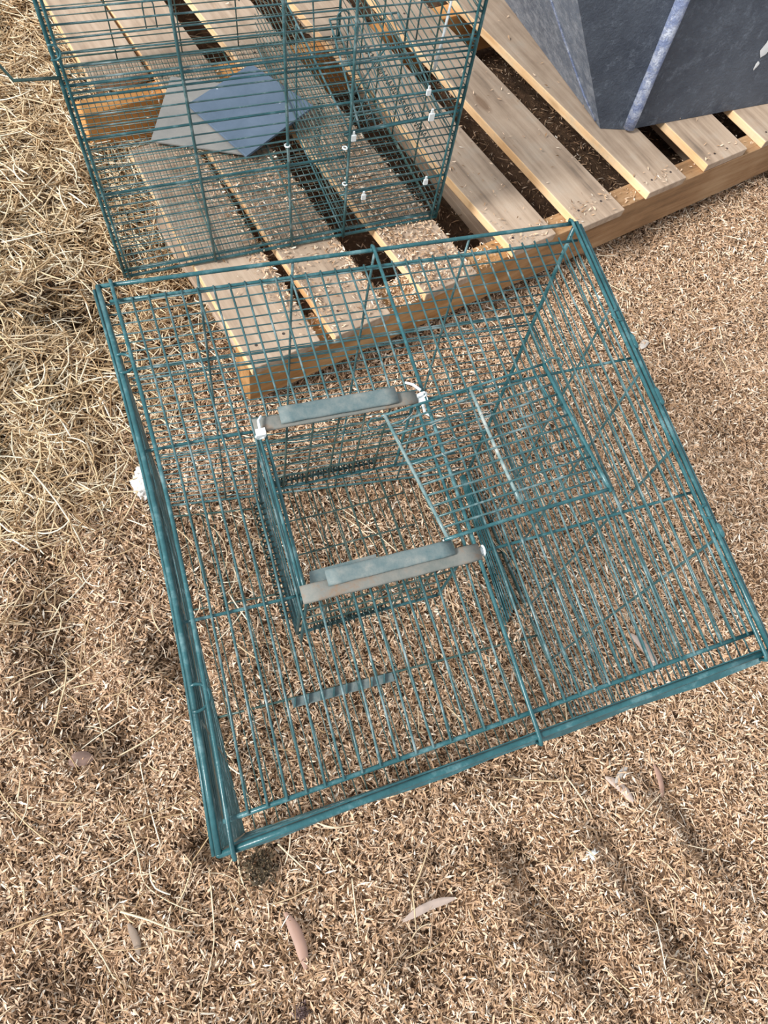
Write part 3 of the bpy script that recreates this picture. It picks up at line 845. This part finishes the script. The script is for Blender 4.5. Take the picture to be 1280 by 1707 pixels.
fr = B.frame('front_panel', [((0, 0, 0.002), (W2, 0, 0.002), 0.0022), ((0, -.001, 0.012), (W2, -.001, 0.012), 0.0016), ((0, 0, 0.1535), (W2 * .66, 0, 0.1535), 0.0019), ((0, 0, 0.3035), (W2, 0, 0.3035), 0.0019),
                             ((0, 0, 0.236), (W2, 0, 0.236), 0.0017), ((0, 0, 0.2885), (W2, 0, 0.2885), 0.0015), ((0.34, 0.001, 0.188), (W2, 0.001, 0.200), 0.0022), ((0.34, 0.001, 0.083), (W2, 0.001, 0.088), 0.0022)])
for ub in (0.137, 0.261, 0.349):
    m = MB(); pts = bow(B.P(ub, -0.003, 0.0), B.P(ub - 0.008, -0.003, H), 0.002, 6)
    m.tube(pts, 0.0023, 8); m.build('front_rod', M_WIRE, fr)
for k in range(1, 32):
    h = PITCH * k
    end = W2 - .002
    B.wire(fr, (0.002, 0, h), (end, 0, h + random.uniform(-.001, .001)), 0.00115, M_WIRE, 0.0012, 'front_bar')
bf = B.frame('floor_panel', [((0, 0, 0), (W2, 0, 0)), ((0, D2, 0), (W2, D2, 0)), ((0, 0, 0), (0, D2, 0)), ((W2, 0, 0), (W2, D2, 0)), ((0.29, 0, 0.002), (0.29, D2, 0.002)), ((0.145, 0, 0.002), (0.145, D2 * .35, 0.002))], mat=M_WIRE_D, r=0.0017)
nfl = 50
for k in range(1, nfl):
    B.wire(bf, (W2 * k / nfl, 0, 0.002), (W2 * k / nfl, D2, 0.002), 0.0007, M_WIRE_D, 0.0005, 'wire', 1)
nfl = 38
for k in range(1, nfl):
    B.wire(bf, (0, D2 * k / nfl, 0.0035), (W2, D2 * k / nfl, 0.0035), 0.0008, M_WIRE_D, 0.0005, 'wire', 1)
# top: not seen, but the cage has one
tp = B.frame('top_panel', [((0, 0, H), (W2, 0, H), 0.0025), ((0, D2, H), (W2, D2, H), 0.0025), ((0, 0, H), (0, D2, H), 0.0025), ((W2, 0, H), (W2, D2, H), 0.0025)])
for k in range(1, 35):
    B.wire(tp, (W2 * k / 35, 0, H), (W2 * k / 35, D2, H), 0.0012, M_WIRE_D, 0.001, 'top_bar', 2)
# inner partition with an inward door, loops and a spring
pt = B.frame('partition', [((0.349, 0, 0.004), (0.355, D2, 0.004)), ((0.349, 0, 0.19), (0.355, D2, 0.19)), ((0.352, D2 * .5, 0), (0.352, D2 * .5, 0.19))], mat=M_WIRE, r=0.0016)
for k in range(1, 13):
    B.wire(pt, (0.349, 0.003, PITCH * k), (0.355, D2 - .003, PITCH * k), 0.0010, M_WIRE_D)
dr = B.frame('inner_door', [((0.365, 0.004, 0.19), (0.375, 0.16, 0.24)), ((0.490, 0.004, 0.195), (0.480, 0.16, 0.24)), ((0.375, 0.16, 0.24), (0.480, 0.16, 0.24)), ((0.365, 0.004, 0.19), (0.490, 0.004, 0.195))], mat=M_WIRE, r=0.0017)
for k in range(1, 10):
    t = k / 10
    B.wire(dr, (0.365 + .125 * t, 0.004, 0.19), (0.375 + .105 * t, 0.16, 0.24), 0.0011, M_WIRE)
for k in range(1, 5):
    t = k / 5
    B.wire(dr, (0.365 + .01 * t, 0.004 + .156 * t, 0.19 + .05 * t), (0.490 - .01 * t, 0.004 + .156 * t, 0.195 + .045 * t), 0.0010, M_WIRE)
def uloop(u, v, h, hh, w):
    b = MB()
    pts = [B.P(u - w, v, h)] + [B.P(u - w * math.cos(a), v, h + hh + w * math.sin(a)) for a in [math.pi * i / 8 for i in range(9)]] + [B.P(u + w, v, h)]
    b.tube(pts, 0.0013, 6); b.build('wire_loop', M_WIRE, B.root)
uloop(0.40, 0.17, 0.18, 0.055, 0.009); uloop(0.475, 0.10, 0.24, 0.05, 0.009); uloop(0.33, 0.44, 0.10, 0.04, 0.009); uloop(0.17, 0.45, 0.06, 0.04, 0.009)
b = MB(); helix(b, B.P(0.365, 0.17, 0.03), B.P(0.368, 0.17, 0.11), 0.0055, 0.006, 0.0008); b.build('coil_spring', M_SPRING, B.root)
b = MB(); helix(b, B.P(0.43, 0.16, 0.20), B.P(0.50, 0.04, 0.12), 0.005, 0.006, 0.0008); b.build('coil_spring', M_SPRING, B.root)
for (a_, b_) in (((0.39, .10, .15), (0.43, .18, .22)), ((0.40, .06, .22), (0.385, .10, .10)), ((0.43, .08, .25), (0.42, .16, .12)), ((0.40, .2, .05), (.47, .05, .18)), ((.36, .2, .3), (.37, .2, .12))):
    m = MB(); m.tube(bow(B.P(*a_), B.P(*b_), .006, 5), 0.0014, 6); m.build('bent_wire', M_WIRE, B.root)
# handle on the left side
m = MB()
m.tube([B.P(0, -.002, 0.315), B.P(-0.047, 0.003, 0.314), B.P(-0.066, 0.01, 0.352), B.P(-0.068, 0.01, 0.44), B.P(-.005, -.002, 0.455)], 0.0020, 8); m.build('side_handle', M_WIRE_D, B.root)
m = MB(); c = B.P(0.0, -.006, 0.345); hook(m, c, (B.P(0, 0, 0.36) - B.P(0, 0, .35)).normalized(), (B.P(.01, 0, .35) - B.P(0, 0, .35)).normalized(), .009, .0013, -.3, 3.6); m.build('wire_hook', M_FRAME, B.root)
fu = (B.P(.1, 0, .2) - B.P(0, 0, .2)).normalized(); fz = (B.P(0, 0, .3) - B.P(0, 0, .2)).normalized(); fo = fu.cross(fz).normalized()
def front_tie(u, h, size=0.010):
    b = MB(); c = B.P(u, -0.004, h); w = size * .5
    b.hexa([c + fu * x + fz * z - fo * -y for y in (0.0, 0.003) for x, z in ((-w * .75, -w), (w * .75, -w), (w * .75, w), (-w * .75, w))])
    b.hexa([c + fu * x + fz * z + fo * y for y in (0.0, 0.002) for x, z in ((-w * .35, w), (w * .35, w), (w * .3, w * 2.2), (-w * .3, w * 2.2))])
    return b.build('zip_tie', M_TIE, B.root, smooth=False)
front_tie(0.352, 0.186); front_tie(0.470, 0.201, 0.012); front_tie(0.377, 0.078, .010); front_tie(0.482, 0.086); front_tie(0.458, 0.240, .009)
for (u, h) in ((0.341, 0.170), (0.345, 0.107), (0.256, 0.188)):
    b = MB(); c = B.P(u, -.003, h); b.tube([c + fu * (.0036 * math.cos(a)) + fo * (.0036 * math.sin(a)) for a in [2 * math.pi * i / 10 for i in range(10)]], .0013, 5, closed=True); b.build('zip_tie', M_TIE, B.root)
b = MB(); b.tube([B.P(0.473, 0.006, 0.350), B.P(0.472, 0.008, 0.30), B.P(0.468, 0.008, 0.262)], [.0018, .0022, .0026], 6)
tag(b.build('zip_tie', M_TIE, B.root), 'long white plastic tie tail')

# two flat tiles on the rear cage floor
def tile(name, pts, z, th, mat, label, lean=None):
    c = Vector((sum(p[0] for p in pts) / 4, sum(p[1] for p in pts) / 4, 0))
    loc = Vector((c.x * S, c.y * S, z[0] * S))
    b = MB()
    v = [Vector((p[0] * S, p[1] * S, zz * S)) - loc for p, zz in zip(pts, z)]
    b.hexa(v + [q + V3(0, 0, th) for q in v])
    o = b.build(name, mat, None, loc, smooth=False, bevel=0.0008)
    tag(o, label, 'tile', 'flat tiles inside the rear cage')
    return o
def fp(u, v): q = FL + U * u + Vv * v; return (q.x, q.y)
tile('floor_tile', [fp(0.107, 0.260), fp(0.254, 0.196), fp(0.330, 0.345), fp(0.180, 0.405)], [0.1385] * 4, 0.004, M_GREYTILE, 'pale grey square tile lying flat beneath the dark one')
tile('floor_tile', [fp(0.246, 0.184), fp(0.392, 0.262), fp(0.322, 0.396), fp(0.187, 0.325)], [0.146, 0.158, 0.150, 0.1435], 0.005, M_SLATE, 'dark slate blue square tile tilted on the grey one')

# ------------------------------------------------------------------ single bits on the ground
def gz(x, y): return float(ground_h(np.array([x]), np.array([y]))[0])
def leaf(a, b_, w, mat, label, cat='leaf', name='fallen_leaf', curl=0.25, lift=0.011):
    ax_, ay = a; bx, by = b_
    p0 = V3(ax_ * S, ay * S, gz(ax_, ay) * S + lift); p1 = V3(bx * S, by * S, gz(bx, by) * S + lift)
    loc = (p0 + p1) / 2; d = p1 - p0; sd = V3(0, 0, 1).cross(d).normalized()
    m = MB(); n = 10
    side = d.length * 0.06
    for layer in (0, 1):
        for i in range(n + 1):
            t = i / n
            ww = w * (math.sin(math.pi * min(max(t, .03), .97)) ** 0.6) * (1 + .08 * math.sin(9 * t))
            c = p0.lerp(p1, t) + sd * side * math.sin(math.pi * t) - loc - V3(0, 0, .0006 * layer)
            for q in (-1, 0, 1): m.v.append(c + sd * (ww / 2 * q) + V3(0, 0, abs(q) * ww * curl))
    K = (n + 1) * 3
    for i in range(n):
        for q in (0, 1):
            j = i * 3 + q
            m.f.append((j, j + 1, j + 4, j + 3)); m.mi.append(0)
            m.f.append((K + j + 3, K + j + 4, K + j + 1, K + j)); m.mi.append(0)
        for q in (0, 2):
            j = i * 3 + q
            m.f.append((j, j + 3, K + j + 3, K + j) if q == 0 else (K + j, K + j + 3, j + 3, j)); m.mi.append(0)
    o = m.build(name, mat, None, loc)
    return tag(o, label, cat, 'dry leaves and bark on the litter')
M_LEAF = plain('brown_leaf', (0.42, 0.26, 0.20), 0.6)
M_LEAF2 = plain('pale_bark', (0.55, 0.44, 0.38), 0.7)
M_LEAFP = plain('pink_brown_leaf', (0.50, 0.33, 0.27), 0.7)
leaf((0.026, -0.112), (0.054, -0.172), 0.017, M_LEAF, 'smooth reddish brown leaf lying in the chips below the front cage corner')
leaf((0.463, 0.048), (0.500, 0.016), 0.014, M_LEAF2, 'pale pinkish bark sliver on the chips right of centre bottom', 'bark', 'bark_sliver')
leaf((0.475, 0.040), (0.500, 0.062), 0.009, M_LEAF3, 'small grey bark sliver crossing the pale pinkish one', 'bark', 'bark_sliver')
leaf((0.535, 0.256), (0.575, 0.200), 0.017, M_LEAF2, 'pale tan leaf under the right side of the front cage')
leaf((0.645, 0.812), (0.662, 0.832), 0.016, M_LEAF3, 'small whitish leaf on the chips right of the front cage rail')
leaf((-0.259, 0.060), (-0.233, 0.068), 0.022, M_LEAFP, 'small pinkish leaf scrap left of the front cage near corner')
leaf((0.545, 0.066), (0.560, 0.022), 0.010, M_LEAF, 'narrow brown leaf right of the pale bark sliver')
leaf((0.175, -0.125), (0.245, -0.100), 0.012, M_LEAF2, 'tan curled leaf beside the forked dry stem', curl=.4)
leaf((-0.16, -0.120), (-0.145, -0.155), 0.011, plain('grey_brown_leaf', (.30, .23, .18), .7), 'dull grey brown leaf in the lower left chips')

def lump(name, x, y, rx, ry, rz, mat, label, cat, seed, amp=.25, sub=4):
    bm = bmesh.new(); bmesh.ops.create_icosphere(bm, subdivisions=sub, radius=1)
    for v in bm.verts:
        nn = noise.noise(v.co * 2.2 + V3(seed, 0, 0)) * amp + noise.noise(v.co * 7 + V3(0, seed, 0)) * amp * .5
        v.co = V3(v.co.x * rx, v.co.y * ry, v.co.z * rz) * (1 + nn)
    me = bpy.data.meshes.new(name); bm.to_mesh(me); bm.free(); me.materials.append(mat)
    for p_ in me.polygons: p_.use_smooth = True
    o = bpy.data.objects.new(name, me); COL.objects.link(o)
    o.location = (x * S, y * S, gz(x, y) * S + rz * .55 + .004)
    return tag(o, label, cat)
lump('fluff_clump', -0.215, 0.462, 0.022, 0.028, 0.014, M_FLUFF, 'white fluffy clump against the left side of the front cage', 'fluff', 3, .4, 5)
def heap(name, x, y, rx, ry, n, l, mat, label, cat, h=0.006):
    """small loose heap of dark crumbs, one thing"""
    X = rng.normal(0, rx * S * .5, n); Y = rng.normal(0, ry * S * .5, n)
    r2 = (X / (rx * S)) ** 2 + (Y / (ry * S)) ** 2
    L_ = rng.uniform(.6, 1.3, n) * l
    o = flakes(name, X, Y, h * np.exp(-r2 * 2), L_, L_ * rng.uniform(.35, .6, n), mat, .6, .004)
    o.location = (x * S, y * S, gz(x, y) * S + .012)
    return tag(o, label, cat)
M_DARK = flake_mat('dark_droppings', [(0, (.03, .022, .014)), (.7, (.10, .075, .045)), (1, (.30, .22, .13))])
M_DARK2 = flake_mat('dark_cone', [(0, (.05, .03, .03)), (1, (.22, .15, .14))])
heap('dropping_clump', -0.010, -0.060, 0.022, 0.026, 420, 0.007, M_DARK, 'dark crumbly clump just below the front cage near corner', 'droppings')
heap('seed_cone', 0.052, -0.219, 0.010, 0.010, 130, 0.005, M_DARK2, 'small dark knobbly seed cone near the bottom edge', 'cone')

# feather
def feather():
    x, y = 0.428, -0.050
    m = MB(); 
    for k in range(13):
        a = 0.5 + k * 0.36; l = random.uniform(.006, .013)
        m.tube([V3(0, 0, 0), V3(math.cos(a) * l * .6, math.sin(a) * l * .6, .002), V3(math.cos(a) * l, math.sin(a) * l, .001)], [.0012, .0009, .0004], 4)
    o = m.build('downy_feather', M_TIE, None, V3(x * S, y * S, gz(x, y) * S + .012))
    tag(o, 'tiny white downy feather on the chips in the lower right', 'feather')
feather()

def stem(pts, r, label, mat=None, name='straw_stem', cat='straw', group='single straws lying on the litter'):
    P_ = [V3(a * S, b_ * S, gz(a, b_) * S + .013 + .003 * math.sin(i * 2.0)) for i, (a, b_) in enumerate(pts)]
    # smooth
    Q = []
    for i in range(len(P_) - 1):
        for t in (0, .33, .66):
            p0 = P_[max(i - 1, 0)]; p1 = P_[i]; p2 = P_[i + 1]; p3 = P_[min(i + 2, len(P_) - 1)]
            Q.append(0.5 * ((2 * p1) + (p2 - p0) * t + (2 * p0 - 5 * p1 + 4 * p2 - p3) * t * t + (3 * p1 - p0 - 3 * p2 + p3) * t ** 3))
    Q.append(P_[-1])
    loc = Q[0].copy()
    m = MB(); n = len(Q)
    m.tube([q - loc for q in Q], [r * (1 - .5 * i / n) for i in range(n)], 6)
    return tag(m.build(name, mat or M_STEM, None, loc), label, cat, group)
M_STEM = plain('pale_straw', (0.86, 0.72, 0.50), 0.5)
M_STEM2 = plain('brown_stem', (0.46, 0.31, 0.20), 0.7)
STEMS = [
 ([(-0.178, -0.010), (-0.160, -0.045), (-0.148, -0.078), (-0.115, -0.098), (-0.080, -0.110)], .0011, 'long curved pale straw arching through the lower left chips'),
 ([(-0.170, -0.107), (-0.135, -0.116), (-0.105, -0.127), (-0.085, -0.130)], .0016, 'thick straight pale straw below the long arching one'),
 ([(-0.041, -0.037), (-0.032, -0.070), (-0.022, -0.090), (-0.012, -0.112)], .0014, 'split pale straw starting at the front cage near corner'),
 ([(0.012, -0.035), (0.035, -0.054), (0.052, -0.067)], .0014, 'straight pale straw below the front strip of the cage'),
 ([(0.060, -0.010), (0.085, -0.016), (0.115, -0.012)], .0010, 'thin pale straw along the lower edge of the front cage'),
 ([(-0.072, -0.062), (-0.065, -0.095), (-0.058, -0.140), (-0.062, -0.175)], .0012, 'upright pale straw left of the brown leaf'),
 ([(0.265, 0.000), (0.255, -0.040), (0.222, -0.090), (0.212, -0.165)], .0013, 'long dry brown forked stem in the bottom middle'),
 ([(0.108, -0.075), (0.112, -0.105), (0.118, -0.140)], .0011, 'short upright pale straw right of the brown leaf'),
 ([(-0.430, 0.820), (-0.370, 0.822), (-0.310, 0.770), (-0.255, 0.745)], .0016, 'long bent pale straw by the left edge beside the rear cage'),
 ([(-0.300, 0.735), (-0.255, 0.700), (-0.215, 0.680)], .0016, 'bright straight straw above the front cage left corner'),
 ([(-0.420, 0.690), (-0.385, 0.655), (-0.350, 0.600), (-0.325, 0.575)], .0015, 'long slanting straw at the middle of the left edge'),
 ([(-0.30, 0.150), (-0.255, 0.185), (-0.215, 0.210)], .0014, 'slanting straw left of the front cage lower rail'),
 ([(0.405, 0.05), (0.425, 0.02), (0.442, -0.005)], .0012, 'slanting pale straw below the right end of the front cage'),
 ([(-0.205, 0.070), (-0.165, 0.095), (-0.120, 0.130)], .0013, 'slender straw beside the front cage lower left hook'),
]
for pts, r, lab in STEMS:
    stem(pts, r, lab, M_STEM2 if 'brown' in lab and 'dry' in lab else M_STEM)
